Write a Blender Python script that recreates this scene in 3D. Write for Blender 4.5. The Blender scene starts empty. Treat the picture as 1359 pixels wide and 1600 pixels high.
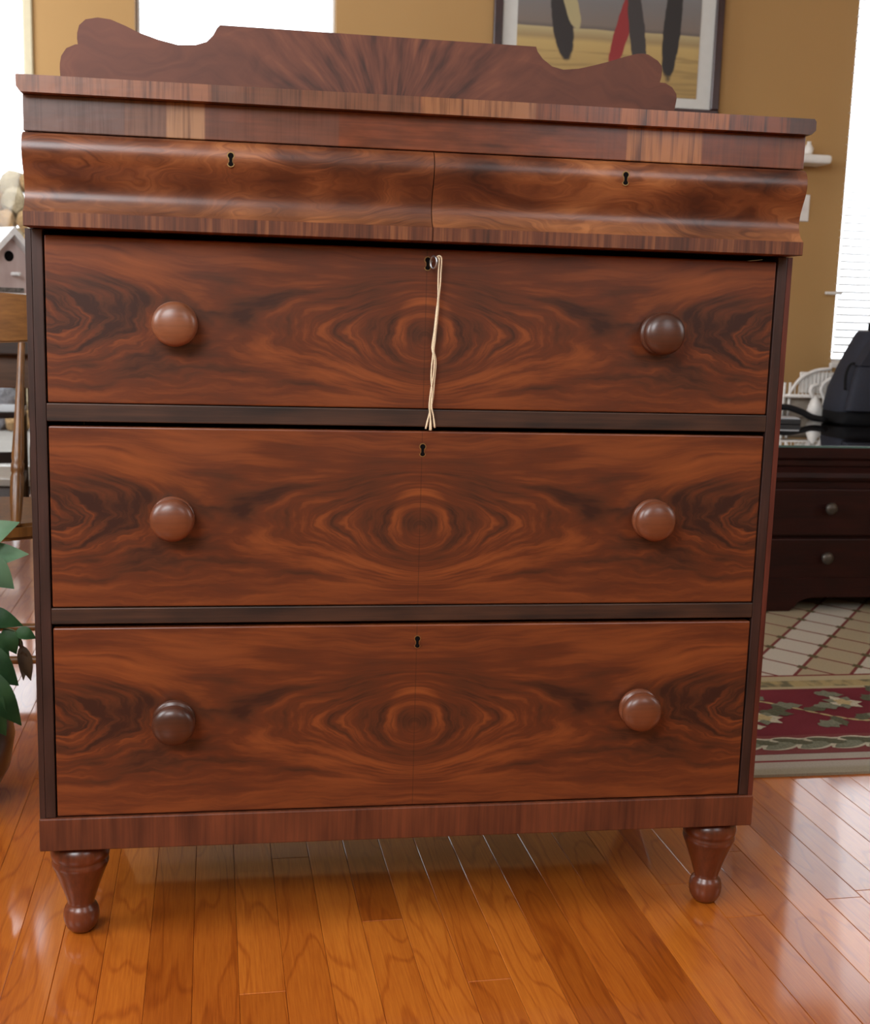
import bpy, bmesh, math, random
from mathutils import Vector, Matrix
R = math.radians
sc = bpy.context.scene
COL = sc.collection

# ------------------------------------------------------------------ camera
cam_d = bpy.data.cameras.new('camera'); cam = bpy.data.objects.new('camera', cam_d); COL.objects.link(cam)
sc.camera = cam
_yaw, _pitch, _roll = .1545, -.163, .0293
_f = Vector((math.sin(_yaw)*math.cos(_pitch), math.cos(_yaw)*math.cos(_pitch), math.sin(_pitch)))
_r = Vector((math.cos(_yaw), -math.sin(_yaw), 0)); _u = _r.cross(_f)
_r2 = math.cos(_roll)*_r + math.sin(_roll)*_u; _u2 = -math.sin(_roll)*_r + math.cos(_roll)*_u
_m = Matrix((_r2, _u2, -_f)).transposed().to_4x4(); _m.translation = Vector((-.2472, -1.7276, .9456))
cam.matrix_world = _m
cam_d.sensor_fit = 'VERTICAL'; cam_d.sensor_height = 22.2; cam_d.sensor_width = 22.2*1359/1600
cam_d.lens = 1877.4/1600*22.2; cam_d.clip_start = .05; cam_d.clip_end = 100
cam_d.dof.use_dof = True; cam_d.dof.focus_distance = 1.76; cam_d.dof.aperture_fstop = 5.6

# ------------------------------------------------------------------ world, lights, exposure
w = bpy.data.worlds.new('world'); sc.world = w; w.use_nodes = True
bg = w.node_tree.nodes['Background']; bg.inputs[0].default_value = (.90, .95, 1, 1); bg.inputs[1].default_value = 3.9
sc.view_settings.view_transform = 'Standard'; sc.view_settings.look = 'None'
sc.view_settings.gamma = 1; sc.view_settings.use_curve_mapping = False
sc.view_settings.exposure = 0.0

def area(name, loc, rot, sx, sy, power, col=(1, 1, 1)):
    d = bpy.data.lights.new(name, 'AREA'); d.shape = 'RECTANGLE'; d.size = sx; d.size_y = sy
    d.energy = power; d.color = col
    o = bpy.data.objects.new(name, d); COL.objects.link(o); o.location = loc; o.rotation_euler = rot
    return o
# daylight standing in the window openings of the room
area('rear_window_light', (-1.5, -2.45, 2.45), (R(66), 0, R(-12)), 1.4, 1.2, 56, (.97, .98, 1))
area('rear_window_light', (1.3, -2.45, 2.4), (R(68), 0, 0), 1.0, 1.2, 3, (.97, .98, 1))
area('left_window_light', (-2.5, -.6, 2.1), (R(75), 0, R(-90)), 1.2, 1.5, 44, (.95, .97, 1))
area('left_window_light', (-2.5, 2.1, 2.05), (R(85), 0, R(-62)), 1.1, 1.5, 38, (.97, .98, 1))
area('right_window_light', (3.25, -.6, 2.1), (R(75), 0, R(90)), 1.0, 1.5, 3, (.95, .97, 1))
area('blind_window_light', (2.9, 3.2, 1.75), (R(-80), 0, 0), .8, 1.2, 6, (.95, .97, 1))
area('patio_door_light', (-2.0, 4.65, 1.5), (R(-90), 0, 0), 1.2, 2.0, 4, (.95, .97, 1))

# ------------------------------------------------------------------ shader expression helper
class V:
    def __init__(s, nt, k): s.nt = nt; s.k = k
    def _op(s, op, *a):
        n = s.nt.nodes.new('ShaderNodeMath'); n.operation = op
        for i, q in enumerate((s,)+a): link(s.nt, q, n.inputs[i])
        return V(s.nt, n.outputs[0])
    def __add__(s, o): return s._op('ADD', o)
    __radd__ = __add__
    def __sub__(s, o): return s._op('SUBTRACT', o)
    def __rsub__(s, o): return (s*-1) + o
    def __mul__(s, o): return s._op('MULTIPLY', o)
    __rmul__ = __mul__
    def __truediv__(s, o): return s._op('DIVIDE', o)
    def abs(s): return s._op('ABSOLUTE')
    def sqrt(s): return s._op('SQRT')
    def exp(s): return s._op('EXPONENT')
    def sin(s): return s._op('SINE')
    def floor(s): return s._op('FLOOR')
    def frac(s): return s._op('FRACT')
    def min(s, o): return s._op('MINIMUM', o)
    def max(s, o): return s._op('MAXIMUM', o)
    def pow(s, o): return s._op('POWER', o)
    def lt(s, o): return s._op('LESS_THAN', o)
    def gt(s, o): return s._op('GREATER_THAN', o)
    def pingpong(s, o): return s._op('PINGPONG', o)
    def atan2(s, o): return s._op('ARCTAN2', o)
    def smooth(s, a, b, lo=0., hi=1.):
        n = s.nt.nodes.new('ShaderNodeMapRange'); n.interpolation_type = 'SMOOTHSTEP'
        link(s.nt, s, n.inputs[0])
        n.inputs[1].default_value = a; n.inputs[2].default_value = b
        n.inputs[3].default_value = lo; n.inputs[4].default_value = hi
        return V(s.nt, n.outputs[0])
def link(nt, q, inp):
    if isinstance(q, V): nt.links.new(q.k, inp)
    else:
        try: inp.default_value = q
        except Exception: inp.default_value = (q[0], q[1], q[2], 1)
class G:
    """graph builder for one material"""
    def __init__(g, name):
        g.m = bpy.data.materials.new(name); g.m.use_nodes = True; g.nt = g.m.node_tree
        g.p = g.nt.nodes['Principled BSDF']
    def coords(g, kind='Object'):
        t = g.nt.nodes.new('ShaderNodeTexCoord'); s = g.nt.nodes.new('ShaderNodeSeparateXYZ')
        g.nt.links.new(t.outputs[kind], s.inputs[0]); return [V(g.nt, s.outputs[i]) for i in range(3)]
    def rnd(g, island=False):
        n = g.nt.nodes.new('ShaderNodeNewGeometry' if island else 'ShaderNodeObjectInfo')
        return V(g.nt, n.outputs['Random Per Island' if island else 'Random'])
    def vec(g, x, y=0., z=0.):
        n = g.nt.nodes.new('ShaderNodeCombineXYZ')
        for i, q in enumerate((x, y, z)): link(g.nt, q, n.inputs[i])
        return V(g.nt, n.outputs[0])
    def noise(g, x, y=0., z=0., detail=2., rough=.5, dist=0.):
        n = g.nt.nodes.new('ShaderNodeTexNoise'); g.nt.links.new(g.vec(x, y, z).k, n.inputs['Vector'])
        n.inputs['Scale'].default_value = 1; n.inputs['Detail'].default_value = detail
        n.inputs['Roughness'].default_value = rough; n.inputs['Distortion'].default_value = dist
        return V(g.nt, n.outputs[0])
    def white(g, x, y=0., z=0.):
        n = g.nt.nodes.new('ShaderNodeTexWhiteNoise'); g.nt.links.new(g.vec(x, y, z).k, n.inputs['Vector'])
        return V(g.nt, n.outputs['Value'])
    def ramp(g, fac, stops):
        n = g.nt.nodes.new('ShaderNodeValToRGB'); link(g.nt, fac, n.inputs[0]); e = n.color_ramp.elements
        while len(e) < len(stops): e.new(.5)
        for q, (p, c) in zip(e, stops): q.position = p; q.color = (*c, 1)
        return V(g.nt, n.outputs[0])
    def mix(g, fac, a, b, mode='MIX'):
        n = g.nt.nodes.new('ShaderNodeMix'); n.data_type = 'RGBA'; n.blend_type = mode
        link(g.nt, fac, n.inputs[0])
        for q, i in ((a, 6), (b, 7)):
            if isinstance(q, V): g.nt.links.new(q.k, n.inputs[i])
            else: n.inputs[i].default_value = (*q, 1)
        return V(g.nt, n.outputs[2])
    def bump(g, h, strength=.2, dist=.001):
        n = g.nt.nodes.new('ShaderNodeBump'); n.inputs['Strength'].default_value = strength
        n.inputs['Distance'].default_value = dist; link(g.nt, h, n.inputs['Height'])
        g.nt.links.new(n.outputs[0], g.p.inputs['Normal'])
    def out(g, col, rough=.5, spec=.5, coat=0., coat_rough=.1, metal=0.):
        link(g.nt, col, g.p.inputs['Base Color']); link(g.nt, rough, g.p.inputs['Roughness'])
        g.p.inputs['Specular IOR Level'].default_value = spec; g.p.inputs['Coat Weight'].default_value = coat
        g.p.inputs['Coat Roughness'].default_value = coat_rough; g.p.inputs['Metallic'].default_value = metal
        return g.m
def plain(name, c, rough=.5, spec=.5, coat=0., metal=0., var=.12, scale=30.):
    g = G(name); x, y, z = g.coords(); n = g.noise(x*scale, y*scale, z*scale, 3)
    d = tuple(q*(1-var) for q in c); l = tuple(min(1, q*(1+var)) for q in c)
    return g.out(g.ramp(n, [(.3, d), (.7, l)]), rough, spec, coat, .1, metal)

# mahogany palette (linear)
DK = (.034, .0110, .0075); MD = (.112, .0275, .0100); LT = (.255, .069, .018); RD = (.150, .038, .016); TAN = (.36, .155, .062)

def drawer_veneer():
    g = G('flame_mahogany_veneer'); x, y, z = g.coords()
    u0 = x.abs(); side = x.gt(0.)
    fade = u0.smooth(0., .05)
    n1 = g.noise(u0*5, z*9, 3.1, 2)-.5; n2 = g.noise(u0*5, z*9, 9.7, 2)-.5
    n3 = g.noise(u0*17, z*30, 1.7, 3)-.5; n4 = g.noise(u0*17, z*30, 5.2, 3)-.5
    u = u0 + (n1*.16 + n3*.045)*fade; v = z + .012 + n2*.034*fade + n4*.013*fade
    r0 = (u0*u0 + (z+.012)*(z+.012)*1.6).sqrt()
    k = 1.05 + r0.smooth(.015, .15)*1.75
    v1 = v*k
    d1 = (u*u + v1*v1).sqrt()
    uu = u - .575 + n4*.06; vv = (v - .022 + n3*.02)*2.5
    d2 = (uu*uu + vv*vv).sqrt()
    f = d1*d2/(d1+d2*.9+.05)*1.9           # nested ovals about the seam and about the drawer end
    s1 = g.noise(f*22, u0*5, z*8, 2, .55)
    s2 = g.noise(f*64, u0*9, z*15, 3, .62)
    s3 = g.noise(u0*6, z*16, 17., 2)
    pores = g.noise(u0*55, z*650, 0., 2)
    heart = (1-(v+n3*.03).abs().smooth(.025, .105))*(u0.smooth(0., .05)*.35+.65)
    fac = .595 - heart*.19 + (s1-.5)*(.66+heart*.85) + (s2-.5)*(.44+heart*.60) + (s3-.5)*.38 + (pores-.5)*.06
    eyer = (u0*u0*.9 + (z-.004)*(z-.004)).sqrt()
    fac = fac + (1-(eyer-.034+n3*.01).abs().smooth(0., .012))*.17*(z+.03).smooth(-.02, .02) - (1-eyer.smooth(.010, .028))*.08
    seam = 1 - u0.smooth(.0004, .0011)
    c = g.ramp(fac, [(.18, DK), (.34, (.072, .022, .010)), (.50, MD), (.66, (.182, .047, .0135)), (.90, LT)])
    c = g.mix(seam*.38, c, (.02, .008, .005))
    g.bump(pores, .08, .0006)
    return g.out(c, g.noise(x*7, z*9, 2.)*.10+.33, .45, .18, .25)

def ogee_veneer(name, mir, shift):
    g = G(name); x, y, z = g.coords()
    w1 = g.noise(x*5+shift, z*14, 2., 2)-.5; w2 = g.noise(x*17+shift, z*40, 2., 2)-.5
    xm = x*mir
    t = z*10*(1-z.smooth(-.05, .03)*.2) + (xm*9 + w1*3.2)*(1-z.smooth(-.05, -.005))*.45 + w1*2.6 + w2*.55 + xm*1.2
    s1 = g.noise(t*3.2, x*5+shift, 0., 3, .6); s2 = g.noise(t*13, x*14, 3., 3, .65)
    blot = g.noise(x*7+shift*2, z*13, 8., 2)
    fac = (s1-.5)*.62+(s2-.5)*.42+(blot-.5)*1.05+.50
    c = g.ramp(fac, [(.20, DK), (.40, (.095, .028, .012)), (.56, (.19, .060, .022)), (.82, (.40, .15, .052))])
    c = g.mix((1-z.smooth(-.035, -.012))*.45, c, g.ramp(fac, [(.25, (.12, .042, .02)), (.7, (.40, .165, .062))]))
    # redder, plainer middle band above the paler lower curve
    c = g.mix(z.smooth(-.035, -.02)*(1-z.smooth(.01, .03))*.25, c, (.07, .016, .008))
    # vertical cross-grain lip
    lip = 1 - z.smooth(-.0420, -.0412)
    lg = g.noise(x*180, z*6, 1., 3, .6)*.55 + g.noise(x*14+shift, 0., 4., 1)*.55
    lc = g.ramp(lg, [(.38, (.045, .017, .011)), (.55, (.115, .036, .018)), (.74, (.26, .10, .038))])
    c = g.mix(lip, c, lc)
    return g.out(c, .34, .5, .22, .24)

def strip_veneer(name, patches, zscale=6., base=(.135, .034, .0125), grey=.0):
    """cross-grain veneer band; patches = (x0, x1, light colour, dark colour, strength, vertical grain?)"""
    g = G(name); x, y, z = g.coords()
    vg = g.noise(x*210, z*zscale, 1., 3, .65); vl = g.noise(x*46, z*zscale, 5., 2)
    hg = g.noise(x*9, z*160, 2., 3, .6); hl = g.noise(x*14, z*40, 7., 3)
    c = g.ramp(hg*.4+hl*.65, [(.34, tuple(q*.45 for q in base)), (.52, base), (.70, tuple(q*1.7 for q in base))])
    for x0, x1, lt, dk, st in patches:
        m = x.smooth(x0-.002, x0+.002)*(1-x.smooth(x1-.002, x1+.002))
        pc = g.ramp(vg*.5+vl*.6, [(.42, dk), (.58, lt)])
        c = g.mix(m*st, c, pc)
    cr = g.noise(x*90, z*90, 3., 2)
    g.bump(cr, .15, .001)
    return g.out(c, g.noise(x*11, z*20, 2.)*.16+.24, .5, .35, .2)

def backboard_mat():
    g = G('backboard_veneer'); x, y, z = g.coords()
    a = (x-.0).atan2(z+.10); r = ((x*x)+(z+.10)*(z+.10)).sqrt()
    w1 = g.noise(x*7, z*9, 4., 2)-.5
    st = g.noise(a*9+w1*1.2, r*7, 0., 3, .6)
    fan = ((x*x)*(-14)).exp()
    sw = g.noise((z*9+w1*2.2+(x.abs()-.3)*(x.abs()-.3)*14)*3, x*3, 2., 3, .6)
    fac = fan*(st-.5)*1.5 + (1-fan)*(sw-.5)*.7 + .52 - fan*(1-z.smooth(-.05, .09))*.16
    c = g.ramp(fac, [(.2, (.032, .0125, .009)), (.45, (.10, .032, .018)), (.6, (.135, .043, .023)), (.85, (.21, .075, .035))])
    return g.out(c, .50, .35, .0, .3)

def grain_mat(name, dk, lt, axis='z', rough=.4, coat=.1, f=1.):
    g = G(name); x, y, z = g.coords()
    L = {'x': x, 'y': y, 'z': z}[axis]; A, B = [q for k, q in (('x', x), ('y', y), ('z', z)) if k != axis]
    n = g.noise(A*140*f, L*6*f, B*140*f, 3, .6)*.6 + g.noise(A*26*f, L*9*f, B*26*f, 2)*.6
    c = g.ramp(n, [(.38, dk), (.78, lt)])
    g.bump(n, .12, .0008)
    return g.out(c, rough, .5, coat, .25)

def floor_mat(island):
    g = G('oak_floor_plank_joined' if island else 'oak_floor_plank'); x, y, z = g.coords('Object')
    r = g.rnd(island); r2 = g.white(r*91.7, 3.3)
    ox = r*37.; oy = r2*53.
    w1 = g.noise((x+ox)*9, (y+oy)*1.5, r*9, 2)
    rings = ((w1*22 + g.noise((x+ox)*40, (y+oy)*9, 1., 2)*.7)).pingpong(1.)
    ringm = rings.smooth(0., .30)
    pore = g.noise((x+ox)*380, (y+oy)*12, r*3, 3, .7)
    fac = ringm*.15 + pore*.52 + g.noise((x+ox)*14, (y+oy)*1.6, 2., 2)*.30 + .02
    c = g.ramp(fac, [(.22, (.21, .041, .0045)), (.48, (.375, .090, .0088)), (.72, (.52, .150, .016))])
    tone = g.ramp(r2, [(0., (.74, .66, .58)), (.35, (.90, .87, .84)), (.8, (1., 1., 1.)), (1., (1.16, 1.26, 1.4))])
    c = g.mix(1., c, tone, 'MULTIPLY')
    g.bump(pore*.5+ringm*.3+g.noise((x+ox)*9, (y+oy)*3, 0., 1)*.8, .11, .0010)
    return g.out(c, .42, .2, .8, .075)

M = {}
M['drawer'] = drawer_veneer()
M['ogeeL'] = ogee_veneer('ogee_veneer_left', -1, 1.3)
M['ogeeR'] = ogee_veneer('ogee_veneer_right', 1, 6.4)
M['back'] = backboard_mat()
GB = (.05, .03, .028)
M['slab'] = strip_veneer('top_edge_veneer', [
    (-.56, -.30, (.27, .115, .06), (.075, .035, .024), .75), (-.30, -.18, (.14, .065, .04), (.05, .026, .02), .8),
    (-.18, -.02, (.17, .075, .042), (.06, .03, .021), .8), (-.02, .14, (.30, .13, .055), (.09, .035, .017), .85),
    (.14, .26, (.18, .052, .018), (.05, .018, .009), .8), (.26, .42, (.30, .098, .030), (.045, .017, .009), .85),
    (.42, .51, (.17, .045, .015), (.026, .013, .010), .85), (.51, .56, (.05, .024, .018), (.018, .012, .011), .85)])
M['frieze'] = strip_veneer('frieze_veneer', [
    (-.55, -.4136, (.115, .07, .058), (.055, .032, .027), .8), (-.4136, -.36, (.16, .085, .055), (.085, .043, .030), .75),
    (-.36, -.3095, (.36, .19, .095), (.15, .07, .035), .9), (-.3095, -.13, (.125, .055, .038), (.080, .034, .024), .6),
    (.232, .277, (.15, .042, .018), (.08, .026, .013), .5), (.277, .388, (.37, .14, .045), (.10, .032, .014), .92),
    (.388, .503, (.15, .036, .0125), (.055, .017, .008), .5), (.503, .55, (.17, .055, .024), (.07, .024, .012), .7)])
M['stile'] = grain_mat('dark_stile_wood', (.014, .0072, .006), (.050, .021, .016), 'z', .45, .08)
M['rail'] = grain_mat('dark_rail_wood', (.011, .0065, .005), (.070, .029, .015), 'x', .5, .03)
M['brail'] = grain_mat('bottom_rail_veneer', (.055, .0155, .008), (.165, .046, .019), 'z', .42, .12)
M['side_red'] = grain_mat('red_side_wood', (.045, .010, .007), (.13, .030, .018), 'z', .4, .2)
M['inner'] = plain('shade_dark_inside_wood', (.014, .008, .005), .9, .1)  # near-black colour carries the shade seen in the drawer gaps
M['foot'] = grain_mat('turned_foot_wood', (.055, .013, .0065), (.17, .043, .017), 'z', .30, .4)
M['knobL'] = grain_mat('light_knob_wood', (.12, .040, .017), (.27, .095, .042), 'x', .36, .28, .6)
M['knobD'] = grain_mat('dark_knob_wood', (.032, .012, .008), (.10, .032, .015), 'x', .36, .28, .6)
M['knobM'] = grain_mat('brown_knob_wood', (.085, .025, .0115), (.21, .063, .024), 'x', .36, .28, .6)
M['brass'] = plain('aged_brass', (.30, .19, .075), .42, metal=.8)
M['black'] = plain('black_hole', (.004, .003, .003), .9, .1)
M['iron'] = plain('grey_iron', (.35, .35, .36), .3, metal=.95)
M['string'] = plain('cream_cotton_string', (.78, .66, .46), .9, .1, scale=900, var=.2)

# ------------------------------------------------------------------ mesh helpers
def prop(o, label=None, cat=None, group=None, kind=None):
    if label: o['label'] = label
    if cat: o['category'] = cat
    if group: o['group'] = group
    if kind: o['kind'] = kind
    return o
def empty(name, loc=(0, 0, 0), rz=0., label=None, cat=None, group=None, kind=None):
    o = bpy.data.objects.new(name, None); COL.objects.link(o); o.location = loc; o.rotation_euler = (0, 0, rz)
    o.empty_display_size = .05
    return prop(o, label, cat, group, kind)
def build(name, bm, mat, parent=None, loc=(0, 0, 0), rot=(0, 0, 0), smooth=None, kind=None):
    me = bpy.data.meshes.new(name); bmesh.ops.recalc_face_normals(bm, faces=bm.faces[:]); bm.to_mesh(me); bm.free()
    for q in (mat if isinstance(mat, (list, tuple)) else [mat]): me.materials.append(q)
    if smooth is not None:
        me.polygons.foreach_set('use_smooth', [True]*len(me.polygons))
        if smooth < 179:
            try: me.set_sharp_from_angle(angle=R(smooth))
            except Exception: pass
    o = bpy.data.objects.new(name, me); COL.objects.link(o); o.location = loc; o.rotation_euler = rot
    if parent: o.parent = parent
    if kind: o['kind'] = kind
    return o
def box(bm, x0, x1, y0, y1, z0, z1, bev=0., seg=1, mi=0):
    vs = [bm.verts.new((x, y, z)) for x in (x0, x1) for y in (y0, y1) for z in (z0, z1)]
    F = [(0, 1, 3, 2), (4, 6, 7, 5), (0, 4, 5, 1), (2, 3, 7, 6), (0, 2, 6, 4), (1, 5, 7, 3)]
    fs = [bm.faces.new([vs[i] for i in f]) for f in F]
    for f in fs: f.material_index = mi
    if bev:
        es = list({e for f in fs for e in f.edges})
        r = bmesh.ops.bevel(bm, geom=es, offset=bev, segments=seg, affect='EDGES', profile=.5)
        for f in r['faces']: f.material_index = mi
    return vs
def bxo(name, x0, x1, y0, y1, z0, z1, mat, parent=None, bev=.0012, seg=2, loc=None, **kw):
    """box object whose origin sits at its centre"""
    c = ((x0+x1)/2, (y0+y1)/2, (z0+z1)/2) if loc is None else loc
    bm = bmesh.new(); box(bm, x0-c[0], x1-c[0], y0-c[1], y1-c[1], z0-c[2], z1-c[2], bev, seg)
    return build(name, bm, mat, parent, c, **kw)
def lathe(bm, prof, n=32, axis='z', mi=0):
    rings = []
    for r, h in prof:
        if r < 1e-6:
            rings.append([bm.verts.new((0, 0, h) if axis == 'z' else (0, h, 0))])
        else:
            rings.append([bm.verts.new((r*math.cos(2*math.pi*i/n), r*math.sin(2*math.pi*i/n), h) if axis == 'z'
                          else (r*math.cos(2*math.pi*i/n), h, r*math.sin(2*math.pi*i/n))) for i in range(n)])
    for a, b in zip(rings, rings[1:]):
        for i in range(n):
            j = (i+1) % n
            if len(a) == 1 and len(b) == 1: continue
            if len(a) == 1: f = bm.faces.new((a[0], b[i], b[j]))
            elif len(b) == 1: f = bm.faces.new((a[i], a[j], b[0]))
            else: f = bm.faces.new((a[i], a[j], b[j], b[i]))
            f.material_index = mi
    for rg in (rings[0], rings[-1]):
        if len(rg) > 2: bm.faces.new(rg).material_index = mi
def spline(pts, k=6):
    P = [Vector(p) for p in pts]; P = [P[0]*2-P[1]] + P + [P[-1]*2-P[-2]]; out = []
    for i in range(1, len(P)-2):
        for s in range(k):
            t = s/k; a, b, c, d = P[i-1:i+3]
            out.append(.5*((2*b)+(c-a)*t+(2*a-5*b+4*c-d)*t*t+(3*b-a-3*c+d)*t**3))
    out.append(P[-2]); return out
def tube(bm, pts, r, n=8, mi=0, flat=1.):
    pts = [Vector(p) for p in pts]; rr = r if isinstance(r, (list, tuple)) else [r]*len(pts)
    up = Vector((0, 0, 1)); rings = []; px = None
    for i, p in enumerate(pts):
        t = (pts[min(i+1, len(pts)-1)]-pts[max(i-1, 0)]).normalized()
        if px is None: px = t.cross(up) if abs(t.dot(up)) < .95 else t.cross(Vector((1, 0, 0)))
        px = (px - t*px.dot(t)).normalized(); py = t.cross(px)
        rings.append([bm.verts.new(p + px*math.cos(2*math.pi*k/n)*rr[i] + py*math.sin(2*math.pi*k/n)*rr[i]*flat) for k in range(n)])
    for a, b in zip(rings, rings[1:]):
        for i in range(n): bm.faces.new((a[i], a[(i+1) % n], b[(i+1) % n], b[i])).material_index = mi
    for rg in (rings[0], rings[-1]): bm.faces.new(rg).material_index = mi
def prism(bm, outline, a0, a1, axis='y', mi=0):
    """closed outline (2-D) extruded along axis: y -> outline is (x,z); x -> (y,z); z -> (x,y)"""
    def P(q, a): return {'y': (q[0], a, q[1]), 'x': (a, q[0], q[1]), 'z': (q[0], q[1], a)}[axis]
    A = [bm.verts.new(P(q, a0)) for q in outline]; B = [bm.verts.new(P(q, a1)) for q in outline]
    n = len(A); fs = [bm.faces.new(A), bm.faces.new(B[::-1])]
    for i in range(n): fs.append(bm.faces.new((A[i], A[(i+1) % n], B[(i+1) % n], B[i])))
    for f in fs: f.material_index = mi
    return fs

# ------------------------------------------------------------------ room shell
wall_g = G('tan_wall_paint'); wx, wy, wz = wall_g.coords()
wall_g.bump(wall_g.noise(wx*160, wy*160, wz*160, 3), .12, .001)
M['wall'] = wall_g.out(wall_g.ramp(wall_g.noise(wx*1.5, wy*1.5, wz*1.5, 2), [(.3, (.41, .245, .095)), (.7, (.44, .265, .105))]), .75, .3)
M['white'] = plain('white_trim_paint', (.80, .80, .77), .45, var=.03)
M['cream'] = plain('cream_trim_paint', (.62, .56, .38), .5, var=.04)
M['ceil'] = plain('ceiling_paint', (.60, .58, .54), .9, var=.02)
gg = G('window_glass')
gt = gg.nt; tr = gt.nodes.new('ShaderNodeBsdfTransparent'); gl = gt.nodes.new('ShaderNodeBsdfGlossy'); gl.inputs['Roughness'].default_value = .02
fr = gt.nodes.new('ShaderNodeFresnel'); fr.inputs[0].default_value = 1.3; mx = gt.nodes.new('ShaderNodeMixShader')
gt.links.new(fr.outputs[0], mx.inputs[0]); gt.links.new(tr.outputs[0], mx.inputs[1]); gt.links.new(gl.outputs[0], mx.inputs[2])
gt.links.new(mx.outputs[0], gt.nodes['Material Output'].inputs[0]); M['glass'] = gg.m

H = 3.3
def wall(name, axis, a0, a1, p0, p1, holes=()):
    """wall running a0..a1 along axis, thickness p0..p1, rectangular holes (a0,a1,z0,z1), built as solid blocks"""
    bm = bmesh.new(); cuts = sorted({a0, a1, *[h[0] for h in holes], *[h[1] for h in holes]})
    for c0, c1 in zip(cuts, cuts[1:]):
        hs = [h for h in holes if h[0] <= c0+1e-6 and h[1] >= c1-1e-6]
        segs = [(-.05, H)] if not hs else [s for s in ((-.05, hs[0][2]), (hs[0][3], H)) if s[1]-s[0] > 1e-3]
        for z0, z1 in segs:
            if axis == 'x': box(bm, c0, c1, p0, p1, z0, z1)
            else: box(bm, p0, p1, c0, c1, z0, z1)
    return build(name, bm, M['wall'], kind='structure')
YB = 3.3
wall('wall_back', 'x', -1.078, 3.4, YB, YB+.12, [(-.698, .082, 1.80, 2.85), (2.285, 3.12, .78, 2.4)])
wall('wall_nook_right', 'y', YB+.12, 4.75, -1.078, -.96)
wall('wall_nook', 'x', -2.75, -.96, 4.75, 4.87, [(-2.6, -1.30, 0.03, 2.75)])
wall('wall_left', 'y', -2.6, 4.75, -2.75, -2.63, [(-1.2, 0, 1.3, 2.9), (1.5, 2.7, 1.3, 2.8)])
wall('wall_right', 'y', -2.6, YB+.12, 3.4, 3.52, [(-1.1, -.1, 1.2, 2.75)])
wall('wall_front', 'x', -2.75, 3.52, -2.72, -2.6, [(-2.0, -.5, 1.8, 3.1), (.8, 1.8, 1.65, 2.9)])
bm = bmesh.new(); box(bm, -2.75, 3.52, -2.72, 4.87, H, H+.1); build('ceiling', bm, M['ceil'], kind='structure')
# end of the back wall: a cream corner casing
bxo('trim_1', -1.116, -1.078, YB-.012, YB+.132, 0, H, M['cream'], bev=.008, seg=3, kind='structure')
for nm, a, b in (('baseboard_back', -1.078, 3.4),):
    bxo(nm, a, b, YB-.014, YB, 0, .11, M['white'], bev=.004, kind='structure')
bxo('baseboard_nook', -1.30, -1.078, 4.735, 4.75, 0, .11, M['white'], bev=.004, kind='structure')
# window_1 (in the back wall, left of the picture)
def window(name, x0, x1, z0, z1, y, fr=.035, mullion=True):
    bm = bmesh.new()
    for q in ((x0, x1, z0, z0+fr), (x0, x1, z1-fr, z1), (x0, x0+fr, z0+fr, z1-fr), (x1-fr, x1, z0+fr, z1-fr)):
        box(bm, q[0], q[1], y+.07, y+.11, q[2], q[3], .003)
    f = build(name, bm, M['white'], kind='structure')
    if mullion: bxo('sash_bar', x0+fr, x1-fr, y+.075, y+.105, (z0+z1)/2-.015, (z0+z1)/2+.015, M['white'], f)
    bxo('pane', x0+fr, x1-fr, y+.088, y+.092, z0+fr, z1-fr, M['glass'], f, bev=0)
    return f
w1 = window('window_1', -.698, .082, 1.80, 2.85, YB, .012, False)
w2 = window('window_2', 2.285, 3.12, .78, 2.4, YB, .02, False)
dr = window('door_1', -2.6, -1.30, .03, 2.75, 4.75, .06, False)
bxo('door_stile', -1.99, -1.91, 4.825, 4.855, .09, 2.69, M['white'], dr)
bxo('threshold', -2.6, -1.30, 4.72, 4.87, 0, .035, M['white'], dr)

# floor: slab and individual planks
M['plank'] = floor_mat(False); M['plankj'] = floor_mat(True)
M['slabf'] = plain('subfloor', (.035, .015, .007), .9)
bm = bmesh.new(); box(bm, -2.75, 3.52, -2.72, 4.87, -.06, -.005)
floor = build('floor', bm, M['slabf'], kind='structure')
rng = random.Random(11)
PW = .0648; ANG = R(1.8); ca, sa = math.cos(ANG), math.sin(ANG)
def plank_bm(bm, L, mat=None):
    hw = PW/2-.00015; hl = L/2-.0002; c = .0009; t = .0010
    lo = [bm.verts.new((sx*hw, sy*hl, -.005)) for sx, sy in ((-1, -1), (1, -1), (1, 1), (-1, 1))]
    mi = [bm.verts.new((sx*hw, sy*hl, -t)) for sx, sy in ((-1, -1), (1, -1), (1, 1), (-1, 1))]
    tp = [bm.verts.new((sx*(hw-c), sy*(hl-c), 0)) for sx, sy in ((-1, -1), (1, -1), (1, 1), (-1, 1))]
    bm.faces.new(tp)
    for a, b in ((lo, mi), (mi, tp)):
        for i in range(4): bm.faces.new((a[i], a[(i+1) % 4], b[(i+1) % 4], b[i]))
    vs = lo+mi+tp
    if mat is not None:
        for v in vs: v.co = mat @ v.co
LENS = [.55, .75, .95, 1.2, 1.45]
pm = {}
for L in LENS:
    bm = bmesh.new(); plank_bm(bm, L); bmesh.ops.recalc_face_normals(bm, faces=bm.faces[:])
    me = bpy.data.meshes.new('plank'); bm.to_mesh(me); bm.free(); me.materials.append(M['plank']); pm[L] = me
rest = bmesh.new(); npl = 0
def seen(x, y):
    if -.5 < y < 1.25 and -.82 < x < 1.25+.25*y: return True
    if .3 < y < 4.7 and -.62-.24*y < x < -.47-.2*y: return True
    return False
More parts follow.
